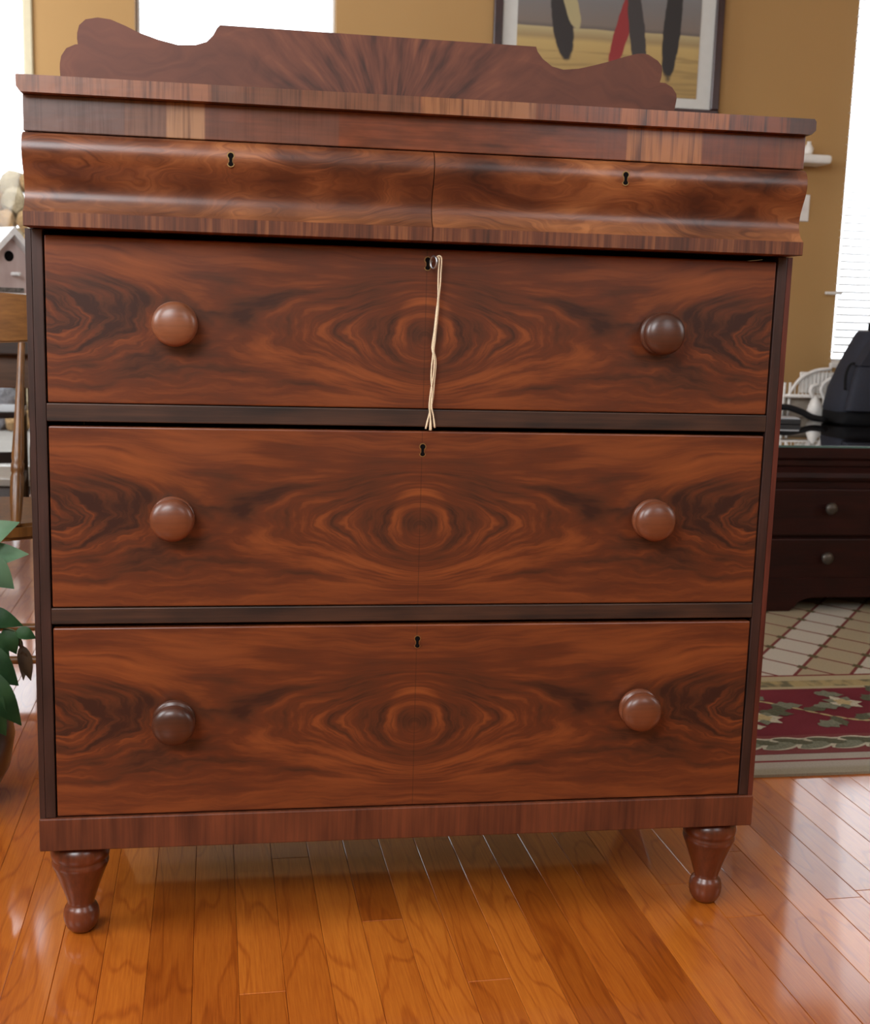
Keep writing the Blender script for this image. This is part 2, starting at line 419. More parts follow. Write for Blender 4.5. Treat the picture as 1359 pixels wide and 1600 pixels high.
for k in range(-40, 53):
    v = -2.2 - rng.random()*.9
    while v < 4.9:
        L = rng.choice(LENS)
        if v+L > 4.8: L = .95
        cx = (-.2897+PW*k); cy = v+L/2        # rotated board frame
        X = cx*ca - (cy+.23)*sa; Y = cx*sa + (cy+.23)*ca - .23
        v += L
        if X < -2.70 or X > 3.47 or Y+L/2 > 4.80 or Y-L/2 < -2.66: continue
        if seen(X, Y) or seen(X, Y-L/2+.05) or seen(X, Y+L/2-.05):
            o = bpy.data.objects.new('plank', pm[L]); COL.objects.link(o); o.parent = floor
            o.location = (X, Y, rng.uniform(-.0002, .0002)); o.rotation_euler = (rng.uniform(-.0004, .0004), rng.uniform(-.003, .003), ANG); npl += 1
        else:
            plank_bm(rest, L, Matrix.Translation((X, Y, 0)) @ Matrix.Rotation(ANG, 4, 'Z'))
build('planks_beyond_view', rest, M['plankj'], floor, kind='stuff')
print('individual planks', npl)

# ------------------------------------------------------------------ chest of drawers
W, WI, DEP = .55, .5272, .50
chest = empty('chest_of_drawers', label='antique flame-mahogany chest of drawers with scrolled backboard, round wooden knobs and turned feet', cat='chest of drawers')
# carcass
bm = bmesh.new(); box(bm, -W+.009, W-.009, DEP-.012, DEP, .155, 1.21)
build('back_panel', bm, M['inner'], chest)
for s in (-1, 1):
    bxo('side_panel', s*(W-.004) - .004, s*(W-.004)+.004, .0, DEP, .2, 1.0445, M['side_red'] if s > 0 else M['stile'], chest, bev=.0004)
    bxo('stile', *sorted((s*WI, s*(W-.0082))), 0, .06, .2005, 1.0445, M['stile'], chest, bev=.0012)
for z0, z1 in ((.493, .5165), (.7835, .8088)):
    bxo('rail', -WI, WI, .0, .05, z0, z1, M['rail'], chest, bev=.0015)
for z in (.21, .505, .796):
    bxo('dust_board', -WI, WI, .052, DEP-.013, z-.006, z+.004, M['inner'], chest, bev=0)
bxo('bottom_rail', -.551, .551, -.003, .05, .1497, .2003, M['brail'], chest, bev=.002)
bxo('bottom_board', -.545, .545, .052, DEP, .152, .17, M['inner'], chest, bev=0)
def keyhole_outline(s=1.):
    pts = []
    for i in range(15):
        a = R(-52 + (284)*i/14); pts.append((.0043*s*math.cos(a), .0045+.0043*s*math.sin(a)))
    pts += [(-.0021*s-.0002, -.001), (-.0024*s, -.004*s)]
    for i in range(9):
        a = R(180+180*i/8); pts.append((.0040*s*math.cos(a), -.0062+.0036*s*math.sin(a)))
    pts += [(.0024*s, -.004*s), (.0021*s+.0002, -.001)]
    return pts
def escutcheon(parent, loc):
    bm = bmesh.new()
    prism(bm, keyhole_outline(1.22), -.0006, .002, 'y', 0); prism(bm, keyhole_outline(.88), -.0009, .002, 'y', 1)
    return build('keyhole_escutcheon', bm, [M['brass'], M['black']], parent, loc)
KP = [(.013, .002), (.013, -.002), (.0155, -.004), (.026, -.0045), (.0300, -.006), (.0310, -.0085), (.0308, -.0115), (.0296, -.0135), (.0262, -.0150), (.0250, -.0165), (.0258, -.0185),
      (.0288, -.0205), (.0304, -.0245), (.0308, -.030), (.0292, -.0345), (.0255, -.0385), (.019, -.0415), (.0105, -.0432), (.0042, -.0438), (0, -.0438)]
def knob(parent, loc, mat, tilt=(0, 0, 0), label=None):
    bm = bmesh.new(); lathe(bm, KP, 40, 'y')
    k = build('knob', bm, mat, parent, loc, tilt, smooth=60)
    if label: k['label'] = label
    return k
def drawer(z0, z1, knobs, hole_z, label):
    zc = (z0+z1)/2; bm = bmesh.new()
    w = WI-.0018
    box(bm, -w, w, .0008, .022, z0-zc, z1-zc, .0022, 2)
    # thin dovetailed box behind the front
    box(bm, -w+.006, -w+.018, .0215, .44, z0-zc+.004, z1-zc-.03); box(bm, w-.018, w-.006, .0215, .44, z0-zc+.004, z1-zc-.03)
    box(bm, -w+.018, w-.018, .43, .44, z0-zc+.004, z1-zc-.03); box(bm, -w+.018, w-.018, .0215, .43, z0-zc+.004, z0-zc+.012)
    for f in bm.faces:
        if f.calc_center_median().y > .0225: f.material_index = 1
    d = build('drawer', bm, [M['drawer'], M['inner']], chest, (0, 0, zc)); d['label'] = label
    for i, (x, z, m, t, lb) in enumerate(knobs): knob(d, (x, .0008, z-zc), M[m], t, lb)
    if hole_z: escutcheon(d, (.001, .0008, hole_z-zc))
    return d
drawer(.8098, 1.0370, [(-.351, .922, 'knobL', (0, 0, 0), 'pale worn wooden knob'), (.348, .9265, 'knobD', (R(-2), 0, R(0)), 'dark glossy wooden knob')], 1.017, 'upper long drawer with the key in its lock')
drawer(.5178, .7770, [(-.356, .6495, 'knobM', (0, 0, 0), None), (.352, .650, 'knobM', (0, 0, 0), None)], .750, 'middle long drawer')
drawer(.2022, .4872, [(-.356, .352, 'knobD', (R(9), 0, 0), 'dark wooden knob drooping downwards'), (.348, .354, 'knobM', (R(3), 0, 0), None)], .461, 'lower long drawer')
# ogee drawers
cur = [(-.0250, 1.1668), (-.0325, 1.1640), (-.0385, 1.1570), (-.0412, 1.1480), (-.0410, 1.1390), (-.0378, 1.1290), (-.0322, 1.1180), (-.0268, 1.1070), (-.0240, 1.0970), (-.0240, 1.0880), (-.0268, 1.0790), (-.0330, 1.0705), (-.0420, 1.0640)]
prof = [(p.x, p.y) for p in spline([(a, b, 0) for a, b in cur], 4)] + [(-.0425, 1.0635), (-.0425, 1.0460), (-.0415, 1.0452), (.02, 1.0452), (.02, 1.1668)]
ZC = 1.106
for s, xa, xb, mt, kx, lb in ((-1, -.5445, .0002, 'ogeeL', -.275, 'left scroll-fronted drawer, more sheen'), (1, .0014, .5445, 'ogeeR', .273, 'right scroll-fronted drawer')):
    bm = bmesh.new(); xc = (xa+xb)/2; prism(bm, [(p[0], p[1]-ZC) for p in prof], xa-xc, xb-xc, 'x')
    o = build('scroll_drawer', bm, M[mt], chest, (xc, 0, ZC), smooth=40); o['label'] = lb
    escutcheon(o, (kx-xc, -.0411, 1.1425-ZC))
bxo('frieze', -.544, .544, -.0257, DEP, 1.1680, 1.2146, M['frieze'], chest, bev=.0012, loc=(0, 0, 1.19))
bxo('carcass_top', -.5415, .5415, .0225, DEP-.013, 1.0447, 1.1675, M['inner'], chest, bev=0)
# top slab with a small under-chamfer at its ends
bm = bmesh.new()
zc = 1.2254
prism(bm, [(-.5478, .0108), (-.5490, .0098), (-.5490, -.0040), (-.5440, -.0108), (.5440, -.0108), (.5500, -.0050), (.5500, .0070), (.5470, .0108)], -.0436, DEP, 'y')
build('top_board', bm, M['slab'], chest, (0, 0, zc))
# scrolled backboard
ol = [(-0.5531, 1.236), (-0.5531, 1.3174), (-0.5540, 1.335), (-0.5537, 1.3432), (-0.5513, 1.3557), (-0.5428, 1.3685), (-0.528, 1.3755), (-0.5239, 1.3758), (-0.5250, 1.3850), (-0.5246, 1.3942), (-0.5212, 1.4066), (-0.5107, 1.4165), (-0.4908, 1.4208), (-0.4699, 1.419), (-0.4459, 1.4103), (-0.4228, 1.4004), (-0.3911, 1.391), (-0.3592, 1.3846), (-0.3292, 1.3864), (-0.3109, 1.3927), (-0.3002, 1.4038), (-0.2937, 1.4156), (-0.2884, 1.4211),
      (0.2634, 1.4191), (0.2665, 1.411), (0.2765, 1.3992), (0.2941, 1.3874), (0.3148, 1.3831), (0.3429, 1.3863), (0.3698, 1.3934), (0.3979, 1.4016), (0.4253, 1.4111), (0.4494, 1.418), (0.4600, 1.4190), (0.4707, 1.4179), (0.4891, 1.4083), (0.4965, 1.4000), (0.4979, 1.3926), (0.4974, 1.3811), (0.4949, 1.3712), (0.5053, 1.3708), (0.5185, 1.3643), (0.5271, 1.3535), (0.5285, 1.345), (0.5274, 1.3368), (0.5253, 1.3243), (0.5253, 1.236)]
bm = bmesh.new(); fs = prism(bm, [(a, b-1.32) for a, b in ol], .46, .48, 'y')
build('backboard', bm, M['back'], chest, (-.013, 0, 1.32), smooth=35)
# turned feet
FP = [(.027, .1495), (.033, .1485), (.0385, .144), (.0425, .137), (.0438, .130), (.0430, .1235), (.0412, .1205), (.0405, .1190), (.0418, .1170), (.0424, .1130), (.0410, .1085), (.0375, .100),
      (.0330, .088), (.0285, .075), (.0240, .062), (.0208, .051), (.0196, .0465), (.0200, .0440), (.0232, .0410), (.0258, .0350), (.0268, .0285), (.0266, .0215), (.0250, .0140), (.0215, .0070), (.0165, .0015), (.012, 0)]
for x, y, t in ((-.500, .045, .98), (.500, .045, 1), (-.500, .44, 1), (.500, .44, 1)):
    bm = bmesh.new(); lathe(bm, FP, 40)
    build('foot', bm, M['foot'], chest, (x, y, 0), smooth=60)

# ------------------------------------------------------------------ key with cotton string
key = empty('key', (.004, -.001, 1.0195), label='old iron key in the top long drawer lock with cream strings hanging from it', cat='key')
bm = bmesh.new(); ring = []
for i in range(25):
    a = 2*math.pi*i/24; ring.append((.0035+.0038*math.cos(a)*1.0, -.0125+.0045*math.cos(a)*-1, -.0015+.0085*math.sin(a)))
tube(bm, ring, .0016, 8); tube(bm, [(0, .004, 0), (0, -.004, 0), (.001, -.0085, 0)], .0018, 10)
build('key_bow', bm, M['iron'], key, smooth=80)
def sp(c): return [(.001+(a-340)/5/1095*1.0, yy, (165-b)/5/1105*1.0) for a, b, yy in c]
S1 = [(372, 150, -.012), (380, 128, -.015), (398, 125, -.017), (412, 150, -.0165), (411, 250, -.014), (410, 350, -.012), (402, 450, -.011), (400, 540, -.011), (390, 700, -.010), (378, 850, -.0095), (392, 920, -.0095), (396, 980, -.009), (388, 1100, -.009), (378, 1250, -.009), (352, 1370, -.009), (330, 1480, -.0085)]
S2 = [(374, 160, -.010), (384, 140, -.0135), (394, 150, -.0155), (392, 250, -.0135), (394, 350, -.012), (396, 450, -.0125), (386, 560, -.011), (376, 700, -.010), (362, 830, -.0095), (374, 900, -.011), (364, 960, -.0095), (366, 1100, -.009), (370, 1200, -.0095), (362, 1300, -.009), (366, 1400, -.009), (364, 1490, -.0085)]
S3 = [(396, 440, -.0115), (392, 560, -.0125), (382, 700, -.012), (370, 860, -.0115), (382, 930, -.0115), (378, 1050, -.0112), (360, 1180, -.0110), (352, 1300, -.0105), (362, 1380, -.011), (372, 1490, -.010)]
S4 = [(398, 450, -.0105), (388, 600, -.0095), (384, 760, -.0110), (368, 900, -.0115), (360, 1060, -.0110), (372, 1200, -.0115), (370, 1300, -.0120), (386, 1370, -.0110), (402, 1470, -.0095)]
for S in (S1, S2, S3, S4):
    bm = bmesh.new(); P = spline(sp(S), 5); n = len(P)
    tube(bm, P, [.00105 if i < n-4 else .0014 for i in range(n)], 8); build('string', bm, M['string'], key, smooth=180)

# ------------------------------------------------------------------ rug
def rug():
    r = empty('area_rug', (-.35, .54, 0), R(.6), label='cream lattice rug with burgundy floral border lying under the low table', cat='rug')
    WX, WY = 3.55, 2.45
    b = [(0, .112, 'rug_edge'), (.112, .226, 'leaf_band'), (.226, .562, 'floral_band'), (.562, .68, 'guard_band')]
    def weave(g, c, sx=260.):
        x, y, z = g.coords(); n = g.noise(x*sx, y*sx, 0., 2, .7); g.bump(n, .6, .002)
        return g.out(g.mix(.35, c, g.ramp(n, [(.25, (.25, .22, .2)), (.75, (1, 1, 1))]), 'MULTIPLY'), .95, .1)
    g = G('rug_edge_weave'); x, y, z = g.coords()
    d = y.min(x).min(WX-x).min(WY-y)
    ln = d.smooth(.066, .069)*(1-d.smooth(.076, .079))
    c = g.mix(ln, g.ramp(d.smooth(.02, .045), [(0, (.34, .30, .22)), (1, (.42, .38, .32))]), (.22, .04, .045)); m_edge = weave(g, c)
    g = G('rug_leaf_band_weave'); x, y, z = g.coords(); m_leafb = weave(g, g.mix(.0, (.20, .055, .055), (.2, .05, .05)))
    g = G('rug_floral_band_weave'); x, y, z = g.coords(); m_fl = weave(g, g.ramp(g.noise(x*6, y*6, 0.), [(.3, (.150, .022, .032)), (.7, (.19, .030, .042))]))
    g = G('rug_guard_weave'); x, y, z = g.coords(); dd = y
    cc = g.ramp(g.noise(x*26, y*16, 0., 1), [(.45, (.42, .33, .16)), (.62, (.17, .15, .09))])
    e = dd.smooth(.578, .582)*(1-dd.smooth(.628, .634))
    cc = g.mix(e, (.46, .39, .24), cc); cc = g.mix(dd.smooth(.668, .671), cc, (.22, .04, .045)); m_gd = weave(g, cc)
    g = G('rug_field_weave'); x, y, z = g.coords()
    X = (x-1.629)/.165; Y = (y-.749)/.206
    a = X+Y; b2 = X-Y
    da = (a-a.floor()-.5).abs(); db = (b2-b2.floor()-.5).abs()
    mxd = da.max(db); line = mxd.smooth(.455, .47); knot = (da.min(db)).smooth(.375, .41)
    cell = g.white(a.floor(), b2.floor(), 0.); par = (b2.floor()*.5).frac().gt(.25)
    c = g.mix(par, (.43, .36, .24), (.58, .54, .46)); c = g.mix(cell*.25, c, (.40, .33, .2))
    c = g.mix(line, c, (.20, .05, .045)); c = g.mix(knot, c, (.12, .10, .05)); m_fd = weave(g, c)
    def ring(nm, d0, d1, mat, top):
        bm = bmesh.new()
        for q in ((d0, WX-d0, d0, d1), (d0, WX-d0, WY-d1, WY-d0), (d0, d1, d1, WY-d1), (WX-d1, WX-d0, d1, WY-d1)):
            box(bm, q[0], q[1], q[2], q[3], 0, top)
        return build(nm, bm, mat, r)
    ring('rug_edge', 0, .112, m_edge, .006); ring('leaf_band', .112, .226, m_leafb, .007)
    ring('floral_band', .226, .562, m_fl, .007); ring('guard_band', .562, .68, m_gd, .007)
    bm = bmesh.new(); box(bm, .68, WX-.68, .68, WY-.68, 0, .0075); build('field', bm, m_fd, r)
    # woven leaves and scrolls, slightly raised pile
    cols = [plain('rug_sage_yarn', (.17, .175, .125), .95, .1, var=.25, scale=200), plain('rug_olive_yarn', (.095, .095, .06), .95, .1, var=.25, scale=200),
            plain('rug_straw_yarn', (.42, .33, .17), .95, .1, var=.2, scale=200), plain('rug_cream_yarn', (.46, .42, .32), .95, .1, var=.2, scale=200)]
    rg = random.Random(5)
    def leaf(bm, x, y, a, L, w, mi, z=.0082, lobes=0):
        n = 22; pts = []
        for i in range(n+1):
            t = i/n; hw = w*math.sin(math.pi*min(1, t**.8))*(1+.22*math.sin(t*math.pi*lobes*2) if lobes else 1)
            pts.append((t*L, hw))
        ol = pts + [(p[0], -p[1]) for p in pts[-2:0:-1]]
        vs = [bm.verts.new((x+p*math.cos(a)-q*math.sin(a), y+p*math.sin(a)+q*math.cos(a), z)) for p, q in ol]
        ce = bm.verts.new((x+L*.5*math.cos(a), y+L*.5*math.sin(a), z+.0008))
        for i in range(len(vs)): bm.faces.new((vs[i], vs[(i+1) % len(vs)], ce)).material_index = mi
    bm = bmesh.new()
    def runs():
        yield lambda s, t: (.16+s, .0+t), WX-.3
        yield lambda s, t: (t, .16+s), 1.9
    for fn, LN in runs():
        sw = fn(0, 0)[0] == 0
        def put(s, t, a, L, w, mi, z=.0082, lobes=0):
            X, Y = fn(s, t); leaf(bm, X, Y, a if not sw else math.pi/2-a, L, w, mi, z, lobes)
        s = 0.
        while s < LN:      # acanthus leaf band
            put(s, .140, R(26), .145, .030, 3, .0078); put(s+.006, .139, R(25), .13, .019, 0, .0086)
            put(s+.04, .200, R(-20), .13, .028, 3, .0080); put(s+.046, .198, R(-20), .115, .017, 1, .0088)
            s += .083
        s = 0.; k = 0
        while s < LN:      # scrolling vine
            ph = s*math.pi*2/.52
            y0 = .395+.085*math.sin(ph); y1 = .395+.085*math.sin((s+.026)*math.pi*2/.52)
            an = math.atan2(y1-y0, .026); put(s, y0, an, .04, .006, 2, .0078)
            if k % 2 == 0: put(s, y0, an+R(55)*(1 if k % 4 else -1), rg.uniform(.05, .08), .018, rg.choice([0, 0, 1, 3]), .0082, 2)
            if k % 10 == 5:
                cy = .395-.05*math.sin(ph)
                for j in range(7): put(s, cy, j*math.tau/7, .052, .019, 0 if j % 2 else 3, .0084, 1)
                for j in range(5): put(s, cy, j*math.tau/5, .026, .010, 2, .0092)
            if k % 2 == 1: put(s+.01, .262+.27*rg.random(), rg.uniform(-.7, .7), rg.uniform(.07, .11), .024, rg.choice([0, 1, 0, 3]), .0082, 3)
            s += .026; k += 1
    build('woven_leaves', bm, cols, r, kind='stuff')
rug()

# ------------------------------------------------------------------ low table with drawers
M['dkred'] = grain_mat('dark_cherry_wood', (.012, .0028, .002), (.034, .0065, .0042), 'x', .5, .0); M['dkred'].node_tree.nodes['Principled BSDF'].inputs['Specular IOR Level'].default_value = .25
M['tglass'] = plain('table_glass_edge', (.10, .19, .17), .03, .6, var=.02)
gtop = G('glass_top'); M['gtop'] = gtop.out((.012, .006, .005), .02, .6, 1., .01)
tb = empty('low_table', (1.37, 1.93, 0), label='low dark cherry table with drawers and glass top on the rug', cat='table')
TW, TD = 1.7, 1.14
def tbx(nm, x0, x1, y0, y1, z0, z1, m, bev=.003, p=None): return bxo(nm, x0, x1, y0, y1, z0, z1, m, p or tb, bev=bev)
tbx('body', .03, TW-.03, .022, TD-.02, .11, .515, M['dkred'])
bm = bmesh.new(); prism(bm, [(0.000, .553), (0, .520), (.012, .510), (.012, .494), (.024, .486), (.008, .470), (.004, .455), (.010, .444), (.03, .440), (.03, .515), (TD, .515), (TD, .553)], 0, TW, 'x')
build('top_moulding', bm, M['dkred'], tb)
bxo('glass_top', .004, TW-.004, .004, TD-.004, .5532, .5600, [M['gtop']], tb, bev=.0008)
bxo('glass_edge', .004, TW-.004, .0025, .0038, .5534, .5598, M['tglass'], tb, bev=0)
for i, (z0, z1, kz) in enumerate(((.262, .418, .357), (.112, .252, .192))):
    for x0, x1, kx in ((.035, .52, .257), (.535, 1.165, .85), (1.18, 1.665, 1.42)):
        d = tbx('drawer', x0, x1, .004, .0215, z0, z1, M['dkred'], .005)
        c = d.location
        bm = bmesh.new(); lathe(bm, [(.006, .002), (.006, -.008), (.010, -.010), (.0115, -.013), (.008, -.016), (.010, -.020), (.018, -.025), (.0205, -.032), (.018, -.039), (.009, -.043), (0, -.044)], 20, 'y')
        build('knob', bm, plain('pewter_knob', (.10, .085, .07), .4, metal=.6) if 'pewter' not in M else M['pewter'], d, (kx-c.x, .004-c.y, kz-c.z), smooth=60)
        M.setdefault('pewter', bpy.data.materials['pewter_knob'])
bm = bmesh.new()
skirt = [(0, 0), (.15, 0), (.165, .012), (.178, .030), (.20, .040), (.22, .046), (TW-.22, .046), (TW-.20, .040), (TW-.178, .03), (TW-.165, .012), (TW-.15, 0), (TW, 0), (TW, .112), (0, .112)]
prism(bm, skirt, 0, .025, 'y'); prism(bm, skirt, TD-.025, TD, 'y')
for xx in (0, TW-.025): prism(bm, [(.0251, 0), (.15, 0), (.178, .03), (.22, .046), (TD-.22, .046), (TD-.178, .03), (TD-.15, 0), (TD-.0251, 0), (TD-.0251, .112), (.0251, .112)], xx, xx+.025, 'x')
build('bracket_base', bm, M['dkred'], tb, (0, 0, .0085))

# ---- things on the low table
M['bag'] = plain('black_nylon', (.026, .029, .042), .75, .3, var=.3, scale=500)
M['bagk'] = plain('black_webbing', (.005, .005, .006), .8, .2)
M['padg'] = plain('grey_lining', (.22, .26, .29), .7)
bag = empty('backpack', (2.315, 2.79, .56), label='black nylon backpack standing on the low table by the window blind', cat='bag')
def loft(bm, secs, n=28, e=4., mi=0):
    rings = []
    for z, x0, x1, y0, y1 in secs:
        cx, cy, rx, ry = (x0+x1)/2, (y0+y1)/2, (x1-x0)/2, (y1-y0)/2; rg = []
        for i in range(n):
            t = math.tau*i/n; c, s = math.cos(t), math.sin(t)
            rg.append(bm.verts.new((cx+rx*math.copysign(abs(c)**(2/e), c), cy+ry*math.copysign(abs(s)**(2/e), s), z)))
        rings.append(rg)
    for a, b in zip(rings, rings[1:]):
        for i in range(n): bm.faces.new((a[i], a[(i+1) % n], b[(i+1) % n], b[i])).material_index = mi
    bm.faces.new(rings[0]).material_index = mi; bm.faces.new(rings[-1]).material_index = mi
bm = bmesh.new(); loft(bm, [(.045, -.272, .28, -.11, .12), (.06, -.278, .285, -.12, .13), (.14, -.262, .27, -.12, .13), (.22, -.232, .24, -.11, .12), (.28, -.205, .21, -.09, .11), (.33, -.180, .18, -.07, .10), (.362, -.165, .165, -.06, .09), (.370, -.155, .155, -.05, .08)])
build('body', bm, M['bag'], bag, smooth=60)
bm = bmesh.new(); loft(bm, [(0., -.262, .27, -.11, .12), (.008, -.276, .28, -.12, .13), (.05, -.276, .28, -.12, .13), (.056, -.27, .275, -.112, .122)])
build('base', bm, M['bagk'], bag, smooth=60)
bm = bmesh.new(); loft(bm, [(.062, -.268, .275, -.145, -.08), (.14, -.256, .26, -.15, -.08), (.226, -.232, .235, -.135, -.08), (.234, -.222, .225, -.125, -.08)])
build('front_pocket', bm, M['bag'], bag, smooth=60)
bm = bmesh.new(); prism(bm, [(-.226, .236), (-.150, .236), (-.115, .305), (.16, .305), (.16, .232), (.2, .232), (.165, .34), (-.165, .34)], -.125, -.06, 'y')
build('flap', bm, M['bag'], bag)
bm = bmesh.new(); tube(bm, spline([(-.128, 0, .360), (-.136, 0, .385), (-.128, 0, .402), (-.10, 0, .408), (.08, 0, .408), (.11, 0, .395), (.11, 0, .36)], 6), .0055, 8); build('handle', bm, M['bagk'], bag, smooth=180)
bm = bmesh.new(); box(bm, -.115, .10, .03, .04, .355, .398, .006, 2); build('laptop_sleeve', bm, M['padg'], bag)
bm = bmesh.new(); tube(bm, spline([(-.215, -.06, .245), (-.235, -.075, .243), (-.252, -.08, .225), (-.262, -.085, .19), (-.262, -.09, .14)], 6), .007, 8, flat=.4); build('strap_loop', bm, M['bagk'], bag, smooth=180)

M['wwire'] = plain('white_painted_wire', (.82, .80, .76), .4)
bn = empty('ornamental_bench', (2.03, 3.02, .56), label='small white wire garden-bench ornament behind the backpack', cat='ornament')
def T(nm, pts, r, mat='wwire', par=None, k=6, **kw):
    bm = bmesh.new(); tube(bm, spline(pts, k) if len(pts) > 2 else pts, r, 8, **kw); return build(nm, bm, M[mat], par, smooth=180)
o = lambda X, Z, y=0: (X-2.03, y, Z-.56)
T('arched_rail', [o(1.972, .662), o(1.988, .690), o(2.015, .724), o(2.047, .745), o(2.088, .761), o(2.15, .768)], .0075, par=bn)
T('base_rail', [o(1.945, .655), o(2.18, .655)], .006, par=bn)
for x in (1.949, 1.973): T('post', [o(x, .56), o(x, .708)], .0062, par=bn)
T('post', [o(2.175, .56), o(2.175, .75)], .0062, par=bn)
for i in range(10):
    x = 1.998+i*.017; T('spindle', [o(x, .655, .004), o(x, min(.765, .70+(x-1.998)*.9), .004)], .0028, par=bn)
bm = bmesh.new(); box(bm, -.012, .15, .008, .014, .105, .193, .002); build('back_plate', bm, M['wwire'], bn)
bxo('seat', -.09, .15, -.03, .012, .088, .094, M['wwire'], bn)
bk = bxo('keepsake_box', 1.955, 2.19, 3.037, 3.067, .56, .645, plain('beige_card', (.42, .36, .29), .7), bev=.003)
prop(bk, 'beige flat box standing behind the white wire bench ornament', 'box')
fg = empty('figurine', (2.066, 2.955, .56), label='white glazed bird-like figurine with thin curling necks on the glass', cat='figurine')
f0 = lambda x, z: (x-2.066, 0, z-.56)
bm = bmesh.new(); loft(bm, [(.0, -.022, .03, -.02, .02), (.012, -.036, .040, -.03, .03), (.035, -.040, .036, -.034, .034), (.06, -.034, .022, -.028, .028), (.085, -.024, .006, -.018, .018), (.098, -.018, -.004, -.01, .01)], e=2.2)
build('body', bm, M['wwire'], fg, smooth=180)
T('neck', [f0(2.046, .652), f0(2.035, .675), f0(2.040, .697), f0(2.062, .704)], .0085, par=fg)
T('neck', [f0(2.085, .58), f0(2.098, .64), f0(2.080, .68), f0(2.086, .703), f0(2.105, .722), f0(2.12, .730)], .0088, par=fg)
st = bmesh.new(); tube(st, spline([(1.82, 2.95, .576), (1.88, 2.94, .605), (1.92, 2.92, .612), (1.96, 2.87, .598), (1.98, 2.81, .581), (2.0, 2.74, .579)], 6), .017, 10, flat=.75)
s_ = build('camera_strap', st, M['bagk'], smooth=180); prop(s_, 'black webbing strap curling across the glass table top', 'strap')
rm = empty('handheld_remote', (1.835, 2.76, .56), R(-8), label='flat dark handheld device with pale top on the glass, nearest the chest', cat='remote')
bxo('case', -.07, .055, -.05, .05, .0, .020, plain('dark_grey_plastic', (.03, .032, .035), .4), rm, bev=.003)
bxo('face_plate', -.066, .051, -.046, .046, .020, .026, plain('silver_plastic', (.5, .53, .56), .35), rm, bev=.002)

# ------------------------------------------------------------------ window blind, picture, small wall things
bl = empty('window_blind', (2.70, YB-.03, 0), label='white horizontal slat blind over the bright window beside the backpack', cat='blind')
g = G('blind_slat_white'); m_ = g.out((.86, .87, .88), .5)
tl = g.nt.nodes.new('ShaderNodeBsdfTranslucent'); tl.inputs[0].default_value = (.95, .96, .97, 1); ms = g.nt.nodes.new('ShaderNodeMixShader'); ms.inputs[0].default_value = .92
g.nt.links.new(g.p.outputs[0], ms.inputs[1]); g.nt.links.new(tl.outputs[0], ms.inputs[2]); g.nt.links.new(ms.outputs[0], g.nt.nodes['Material Output'].inputs[0])
bm = bmesh.new(); n = 6
sec = [((-.0185+.037*i/n), .0035*(1-((i-n/2)/(n/2))**2)) for i in range(n+1)]
for s in (-1, 1):
    pass
A = [[bm.verts.new((sx*.43, y, z+dz)) for y, z in sec] for sx, dz in ((-1, 0), (1, 0))]
B = [[bm.verts.new((sx*.43, y, z-.0009)) for y, z in sec] for sx in (-1, 1)]
for i in range(n):
    bm.faces.new((A[0][i], A[0][i+1], A[1][i+1], A[1][i])); bm.faces.new((B[0][i], B[1][i], B[1][i+1], B[0][i+1]))
for a in (0, 1): bm.faces.new(A[a]+B[a][::-1])
for i in (0, n): bm.faces.new((A[0][i], A[1][i], B[1][i], B[0][i]))
me = bpy.data.meshes.new('slat'); bmesh.ops.recalc_face_normals(bm, faces=bm.faces[:]); bm.to_mesh(me); bm.free(); me.materials.append(m_)
z = .80
while z < 2.42:
    q = bpy.data.objects.new('slat', me); COL.objects.link(q); q.parent = bl; q.location = (rng.uniform(-.002, .002), 0, z); q.rotation_euler = (R(12), 0, 0); z += .0325
bxo('head_rail', -.43, .43, -.025, .025, 2.43, 2.48, M['white'], bl); bxo('bottom_rail', -.43, .43, -.012, .012, .765, .785, M['white'], bl)
for x in (-.28, .28): T('ladder_cord', [(x, -.021, .785), (x, -.021, 2.43)], .0012, par=bl)

pic = empty('framed_picture', (1.197, YB-.015, 2.24), label='framed beach-toned picture with white mat hanging on the tan wall', cat='picture')
M['frame'] = grain_mat('dark_mahogany_frame', (.018, .007, .007), (.045, .014, .014), 'z', .35, .4)
bm = bmesh.new(); fx, fz = .484, .455
for q in ((-fx, fx, -fz, -fz+.036), (-fx, fx, fz-.036, fz), (-fx, -fx+.036, -fz+.036, fz-.036), (fx-.036, fx, -fz+.036, fz-.036)): box(bm, q[0], q[1], -.018, .012, q[2], q[3], .004)
build('frame', bm, M['frame'], pic)
bxo('mat_board', -fx+.034, fx-.034, -.003, .008, -fz+.034, fz-.034, plain('white_mat_board', (.62, .63, .60), .8, var=.02), pic, bev=0)
g = G('picture_print'); x, y, z = g.coords()
zz = z + g.noise(x*3, z*6, 0.)*.02
c = g.ramp(zz.smooth(-.38, .4)*1., [(.0, (.40, .27, .10)), (.17, (.50, .36, .14)), (.20, (.34, .25, .12)), (.255, (.46, .38, .20)), (.262, (.13, .11, .10)), (.29, (.20, .165, .14)), (.45, (.19, .18, .175)), (.8, (.21, .24, .26)), (1., (.3, .33, .33))])
c = g.mix(g.noise(x*4, z*60, 2., 2).smooth(.5, .62)*(1-zz.smooth(-.21, -.205))*.5, c, (.25, .17, .07))
def blob(c, cx, cz, rx, rz, sl, col):
    dx = (x-cx-(z-cz)*sl)/rx; dz = (z-cz)/rz; q = (dx*dx+dz*dz+g.noise(x*25, z*25, 4.)*.5-.25)
    return g.mix(1-q.smooth(.8, 1.1), c, col)
c = blob(c, -.20, -.10, .045, .16, -.15, (.03, .026, .026)); c = blob(c, -.165, -.04, .030, .10, -.3, (.42, .36, .19))
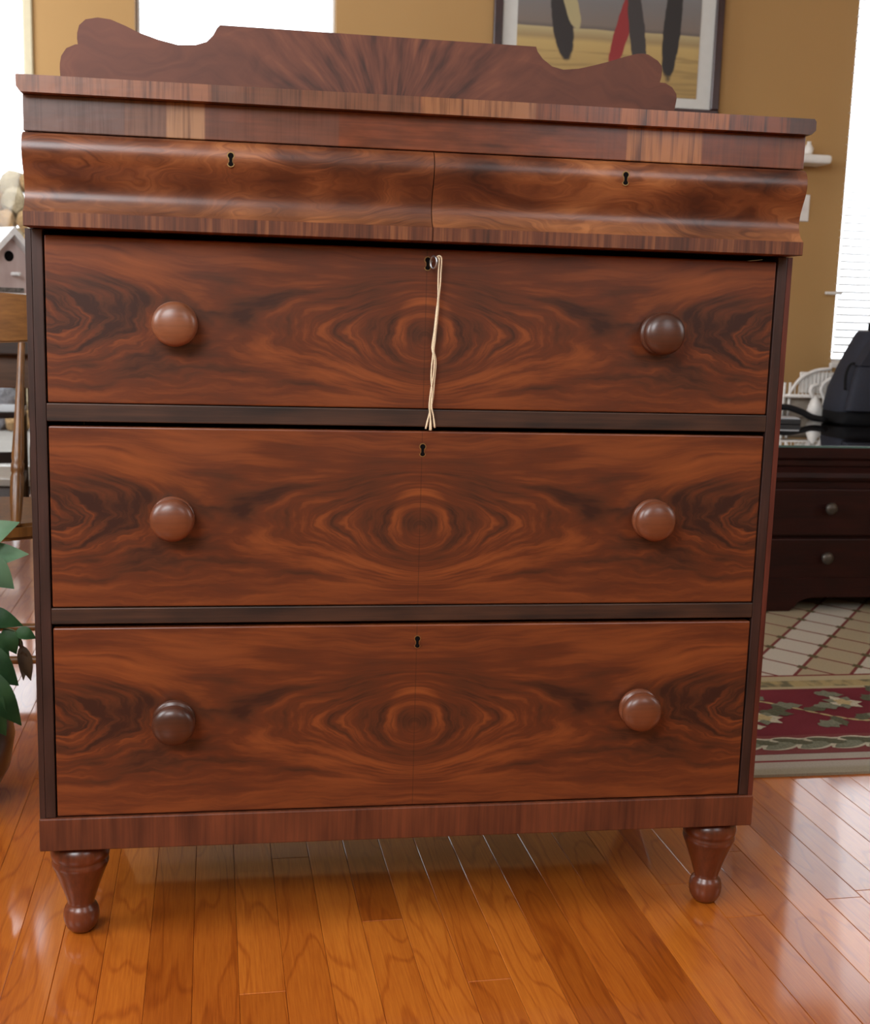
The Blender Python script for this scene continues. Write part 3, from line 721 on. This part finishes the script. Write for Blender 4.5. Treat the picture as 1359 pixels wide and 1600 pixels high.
c = blob(c, .055, -.12, .032, .20, .25, (.28, .030, .032)); c = blob(c, .115, -.12, .035, .20, -.15, (.05, .045, .045)); c = blob(c, .265, -.10, .038, .22, .05, (.028, .026, .026))
bxo('print', -.386, .386, -.005, -.003, -.378, .38, g.out(c, .6), pic, bev=0)

sh = empty('wall_shelf', (2.03, YB, 1.633), label='small white wall shelf on the tan wall, mostly behind the chest', cat='shelf')
bxo('shelf_board', -.16, .125, -.13, 0, -.018, .018, M['white'], sh, bev=.012, seg=3)
bxo('bracket', -.10, -.08, -.09, 0, -.10, -.019, M['white'], sh)
bm = bmesh.new(); lathe(bm, [(.011, 0), (.018, .012), (.020, .03), (.012, .045), (.008, .052), (.010, .058), (0, .058)], 24)
vs = build('shelf_ornament', bm, M['wwire'], None, (2.078, YB-.06, 1.6515), smooth=60); prop(vs, 'tiny white vase on the white wall shelf', 'vase')
sw = empty('wall_switch', (2.085, YB, 1.443), label='white switch plate on the tan wall below the small shelf', cat='switch')
bxo('plate', -.042, .042, -.007, 0, -.056, .056, M['white'], sw, bev=.003); bxo('toggle', -.006, .006, -.016, -.007, -.012, .012, M['white'], sw)
hk = bxo('curtain_hook', 2.214, 2.292, YB-.045, YB-.034, 1.080, 1.092, M['white'], None, bev=.003)
prop(hk, 'short white bar sticking out left of the window blind', 'hook')

# ------------------------------------------------------------------ dining nook behind, at the left
M['oakch'] = grain_mat('honey_brown_chair_wood', (.075, .028, .006), (.21, .085, .018), 'z', .35, .3)
M['oakcr'] = grain_mat('honey_brown_crest_wood', (.105, .040, .008), (.25, .105, .022), 'x', .35, .3)
ch = empty('spindle_chair', (-.93, 1.25, 0), label='brown spindle-back wooden chair behind the potted plant', cat='chair')
CX = -.95
bm = bmesh.new(); nn = 14
rows = []
for i in range(nn+1):
    t = -1+2*i/nn; X = t*.235; Y = -.06+.035*(t*t); hh = .06-.012*t*t
    rows.append([bm.verts.new((X, Y+dy, .909+s*hh)) for dy, s in ((-.009, -1), (-.009, 1), (.009, 1), (.009, -1))])
for a, b in zip(rows, rows[1:]):
    for i in range(4): bm.faces.new((a[i], a[(i+1) % 4], b[(i+1) % 4], b[i]))
bm.faces.new(rows[0]); bm.faces.new(rows[-1])
bmesh.ops.bevel(bm, geom=[e for e in bm.edges if abs((e.verts[0].co-e.verts[1].co).x) > .01], offset=.004, segments=2, affect='EDGES')
build('crest_rail', bm, M['oakcr'], ch, smooth=60)
for X in (-.16, -.08, 0, .08, .158):
    bm = bmesh.new(); P = []; rr = []
    for i, (t, r_) in enumerate(((0, .0095), (.05, .012), (.15, .0142), (.26, .0145), (.285, .012), (.295, .0142), (.335, .0142), (.345, .012), (.37, .0138), (.55, .0110), (.8, .0085), (1, .0075))):
        P.append((X*(1-.00*(1-t)), -.19+.115*t + .035*(X/.235)**2*t, .446+.406*t)); rr.append(r_*1.05)
    tube(bm, P, rr, 12); build('spindle', bm, M['oakch'], ch, smooth=60)
bm = bmesh.new(); pts = []
for i in range(36):
    t = math.tau*i/36; c, s = math.cos(t), math.sin(t); pts.append((.25*math.copysign(abs(c)**.62, c), .0+.215*math.copysign(abs(s)**.7, s)))
prism(bm, pts, .412, .450, 'z'); bmesh.ops.bevel(bm, geom=[e for e in bm.edges if abs(e.verts[0].co.z-e.verts[1].co.z) < 1e-5], offset=.008, segments=2, affect='EDGES')
build('seat', bm, M['oakch'], ch, smooth=50)
for sx in (-1, 1):
    for sy in (-1, 1):
        bm = bmesh.new(); tube(bm, spline([(sx*.212, sy*.12, .414), (sx*.222, sy*.135, .30), (sx*.233, sy*.15, .15), (sx*.245, sy*.165, .001)], 4), [.014]*4+[.019]*4+[.016]*4+[.011], 12); build('leg', bm, M['oakch'], ch, smooth=180)
for y in (-.15, .15): T('stretcher', [(-.232, y, .12), (0, y, .12), (.232, y, .12)], .010, 'oakch', ch)
T('stretcher', [(0, -.15, .12), (0, .15, .12)], .010, 'oakch', ch)

M['tabd'] = grain_mat('dark_walnut_table', (.012, .008, .007), (.035, .02, .014), 'x', .35, .3)
M['apron'] = grain_mat('brown_apron_wood', (.05, .024, .012), (.11, .055, .028), 'x', .4, .2)
dt = empty('dining_table', (-1.55, 2.55, 0), label='dark-topped wooden dining table in the nook with a birdhouse on it', cat='table')
bxo('table_top', -.8, .75, -.55, .55, .790, .838, M['tabd'], dt, bev=.006); bxo('apron', -.72, .72, -.50, -.475, .69, .7895, M['apron'], dt, bev=.003); bxo('apron', -.72, .72, .475, .50, .69, .7895, M['apron'], dt, bev=.003)
for sx in (-1, 1): bxo('apron', sx*.72-.012, sx*.72+.012, -.474, .474, .69, .7895, M['apron'], dt, bev=.003)
for sx in (-1, 1):
    for sy in (-1, 1):
        bm = bmesh.new(); lathe(bm, [(.035, .689), (.035, .60), (.026, .56), (.034, .50), (.036, .40), (.026, .2), (.022, .1), (.028, .06), (.02, 0)], 20); build('leg', bm, M['tabd'], dt, (sx*.66, sy*.43, 0), smooth=60)
bh = empty('birdhouse', (-1.003, 2.30, .838), R(44), label='white-roofed pale pink wooden birdhouse on the dining table', cat='birdhouse')
g = G('pale_pink_weathered_paint'); x, y, z = g.coords(); M['pink'] = g.out(g.ramp(g.noise(x*20, y*20, z*8, 3), [(.3, (.50, .38, .36)), (.7, (.64, .54, .52))]), .8)
M['bhroof'] = plain('white_weathered_roof', (.80, .82, .82), .7); M['rust'] = plain('grey_tin_plate', (.16, .15, .14), .5, metal=.4, scale=120, var=.5)
bm = bmesh.new(); hw = .105; prism(bm, [(-hw, .012), (hw, .012), (hw, .215), (0, .318), (-hw, .215)], 0, .24, 'y'); build('body', bm, M['pink'], bh)
for s in (-1, 1):
    bm = bmesh.new(); prism(bm, [(0, .316), (s*.14, .178), (s*.14, .200), (0, .340)], -.035, .27, 'y'); build('roof_board', bm, M['bhroof'], bh)
bm = bmesh.new(); lathe(bm, [(.0165, -.0015), (.0165, .001)], 24, 'y'); build('entrance_hole', bm, M['black'], bh, (0, 0, .250))
bm = bmesh.new(); lathe(bm, [(.006, .005), (.006, -.04), (0, -.042)], 12, 'y'); build('perch', bm, M['bhroof'], bh, (0.01, 0, .195))
bxo('base_board', -.125, .125, -.02, .26, 0, .0125, M['bhroof'], bh); bxo('name_plate', -.05, .05, -.004, 0, .138, .152, M['rust'], bh); bxo('ledge', -.09, .09, -.006, 0, .128, .135, M['bhroof'], bh, bev=.001)

# black side chair partly behind the spindle chair
M['blackw'] = plain('black_chair_paint', (.010, .008, .009), .4, coat=.2)
bc = empty('black_chair', (-1.48, 3.95, 0), R(8), label='black wooden chair far in the nook before the patio door', cat='chair')
bxo('seat', -.22, .22, -.21, .21, .44, .47, M['blackw'], bc, bev=.006)
for sx in (-1, 1):
    bm = bmesh.new(); tube(bm, [(sx*.20, -.19, .001), (sx*.195, -.185, .44)], .017, 8); build('leg', bm, M['blackw'], bc)
    bm = bmesh.new(); tube(bm, spline([(sx*.20, .24, .001), (sx*.20, .19, .44), (sx*.20, .23, .85)], 4), .017, 8); build('leg', bm, M['blackw'], bc)
bxo('front_rail', -.19, .19, -.2, -.18, .24, .29, M['blackw'], bc)
bxo('back_rail', -.19, .19, .2, .22, .76, .84, M['blackw'], bc); bxo('back_rail', -.19, .19, .19, .21, .6, .64, M['blackw'], bc)
for sx in (-1, 1): bxo('side_rail', sx*.2-.01, sx*.2+.01, -.17, .18, .13, .16, M['blackw'], bc)

# ------------------------------------------------------------------ potted plant
M['pot'] = plain('dark_glazed_pot', (.016, .007, .006), .3, coat=.25, var=.4, scale=12); M['soil'] = plain('soil', (.03, .02, .012), .95)
def leaf_mat(nm, a, b):
    g = G(nm); x, y, z = g.coords(); g.bump(g.noise(x*150, y*150, z*150, 2), .3, .001)
    m = g.out(g.ramp(g.noise(x*18, y*18, z*18, 2), [(.3, a), (.7, b)]), .5, .35); return m
M['leafp'] = leaf_mat('pale_green_leaf', (.15, .29, .165), (.24, .40, .24)); M['leafd'] = leaf_mat('dark_green_leaf', (.022, .075, .026), (.055, .14, .048))
M['dryl'] = leaf_mat('dry_brown_leaf', (.05, .03, .018), (.10, .06, .03)); M['stem'] = plain('green_stem', (.05, .07, .025), .6)
pl = empty('potted_plant', (-.845, .55, 0), label='leafy green plant in a dark round pot on the floor left of the chest', cat='plant')
bm = bmesh.new(); lathe(bm, [(.09, .0), (.115, .015), (.145, .07), (.155, .13), (.148, .19), (.128, .235), (.135, .25), (.13, .255), (.118, .25), (.115, .225), (0, .224)], 40); build('pot', bm, M['pot'], pl, smooth=60)
bm = bmesh.new(); lathe(bm, [(.114, .2245), (.114, .232), (0, .236)], 24); build('soil', bm, M['soil'], pl)
rl = random.Random(3)
def leafobj(base, tip, w, mat, droop=.15, nrm=None):
    b = Vector(base); t = Vector(tip); L = (t-b).length; d = (t-b).normalized()
    nrm = Vector(nrm or (0, -.8, .6)); side = d.cross(nrm).normalized(); up = side.cross(d).normalized()
    bm = bmesh.new(); n = 10; R3 = []
    for i in range(n+1):
        s = i/n; hw = w*1.22*(math.sin(math.pi*s**.75))**.9*(1-.15*s) if 0 < s < 1 else .0006
        c = b + d*L*s + up*(droop*L*math.sin(math.pi*s)); row = []
        for q in (-1, -.5, 0, .5, 1): row.append(bm.verts.new(c + side*hw*q + up*(.22*hw*abs(q))))
        R3.append(row)
    for a, e in zip(R3, R3[1:]):
        for i in range(4): bm.faces.new((a[i], a[i+1], e[i+1], e[i]))
    lo = bmesh.ops.solidify(bm, geom=bm.faces[:], thickness=.0006)
    o_ = build('leaf', bm, M[mat], None, smooth=60); o_.parent = pl; o_.location = (.845, -.55, 0)
    return o_
def stem(p0, p1, r=.003):
    bm = bmesh.new(); p0 = Vector(p0); p1 = Vector(p1); m = (p0+p1)/2+Vector((0, 0, .03)); tube(bm, spline([p0, m, p1], 5), r, 7)
    o_ = build('stem', bm, M['stem'], None, smooth=180); o_.parent = pl; o_.location = (.845, -.55, 0)
Yp = .46
stem((-.84, .55, .23), (-.735, .46, .535)); stem((-.83, .54, .23), (-.72, .46, .36)); stem((-.85, .56, .23), (-.74, .46, .28)); stem((-.86, .56, .23), (-.90, .50, .50)); stem((-.84, .52, .23), (-.80, .40, .42))
leafobj((-.735, .47, .503), (-.652, .46, .560), .026, 'leafp'); leafobj((-.735, .45, .492), (-.636, .45, .504), .0215, 'leafp', .1)
leafobj((-.725, .43, .498), (-.659, .43, .446), .024, 'leafp'); leafobj((-.745, .47, .53), (-.80, .44, .60), .026, 'leafp'); leafobj((-.74, .47, .51), (-.82, .46, .47), .026, 'leafp')
leafobj((-.73, .47, .385), (-.653, .47, .368), .018, 'leafd'); leafobj((-.684, .46, .366), (-.664, .46, .318), .0135, 'leafd'); leafobj((-.664, .455, .362), (-.628, .455, .348), .011, 'leafd')
leafobj((-.73, .46, .36), (-.676, .46, .298), .022, 'leafd'); leafobj((-.74, .45, .33), (-.660, .45, .262), .026, 'leafd'); leafobj((-.735, .44, .30), (-.655, .44, .190), .024, 'leafd'); leafobj((-.74, .44, .28), (-.680, .43, .175), .026, 'leafd')
leafobj((-.72, .45, .34), (-.80, .42, .28), .026, 'leafd'); leafobj((-.72, .45, .30), (-.80, .42, .20), .026, 'leafd')
leafobj((-.655, .46, .335), (-.640, .46, .268), .011, 'dryl', .05); leafobj((-.652, .455, .325), (-.652, .455, .270), .008, 'dryl', -.1); leafobj((-.660, .46, .350), (-.652, .46, .322), .004, 'dryl', .05)
T('vine', [(-.72+.845, .455-.55, .350), (-.69+.845, .455-.55, .367), (-.66+.845, .455-.55, .360), (-.655+.845, .46-.55, .335)], .0013, 'stem', pl)
for i in range(16):
    a = rl.uniform(0, math.tau); b = Vector((-.86+.04*math.cos(a), .55+.04*math.sin(a), rl.uniform(.30, .50)))
    t = b+Vector((-abs(math.cos(a))*.10-.02, math.sin(a)*.11, rl.uniform(-.04, .07))); leafobj(b, t, .024, rl.choice(['leafd', 'leafp', 'leafd']), .15, (0, -.3, 1))
    if i % 3 == 0: stem((-.85, .55, .23), b)

# ------------------------------------------------------------------ outside
M['patio'] = plain('pale_patio', (.16, .145, .125), .9, var=.1, scale=3)
bm = bmesh.new(); box(bm, -14, 14, 4.9, 20, -.2, -.08); box(bm, 3.6, 14, -8, 4.9, -.2, -.08)
build('ground', bm, M['patio'], kind='structure')
rk = empty('rock_bank', (-2.6, 8.4, -.08), label='sunlit bank of tan rocks outside the patio door', cat='rocks')
rms = [plain('tan_rock', (.20, .115, .045), .9, var=.45, scale=6), plain('cream_rock', (.20, .155, .09), .9, var=.3, scale=6), plain('grey_rock', (.10, .095, .10), .9, var=.3, scale=6)]
rkm = []
for k in range(6):
    bm = bmesh.new(); bmesh.ops.create_icosphere(bm, subdivisions=2, radius=1)
    for v_ in bm.verts: v_.co *= 1+rl.uniform(-.14, .14)
    me = bpy.data.meshes.new('rock'); bm.to_mesh(me); bm.free(); me.materials.append(rms[0 if k < 3 else (1 if k < 5 else 2)]); rkm.append(me)
for row in range(13):
    for c_ in range(14):
        zz = .08+row*.16
        if zz > 2.06-max(0, (-3.6+c_*.19)+2.1)*.45+rl.uniform(-.05, .05): continue
        q = bpy.data.objects.new('rock', rl.choice(rkm)); COL.objects.link(q); q.parent = rk
        q.location = (-1.0+c_*.19+(row % 2)*.09+rl.uniform(-.03, .03), row*.06+rl.uniform(-.05, .05), zz); s_ = rl.uniform(.095, .13); q.scale = (s_*1.15, s_, s_*.85); q.rotation_euler = (rl.random()*6, rl.random()*6, rl.random()*6)
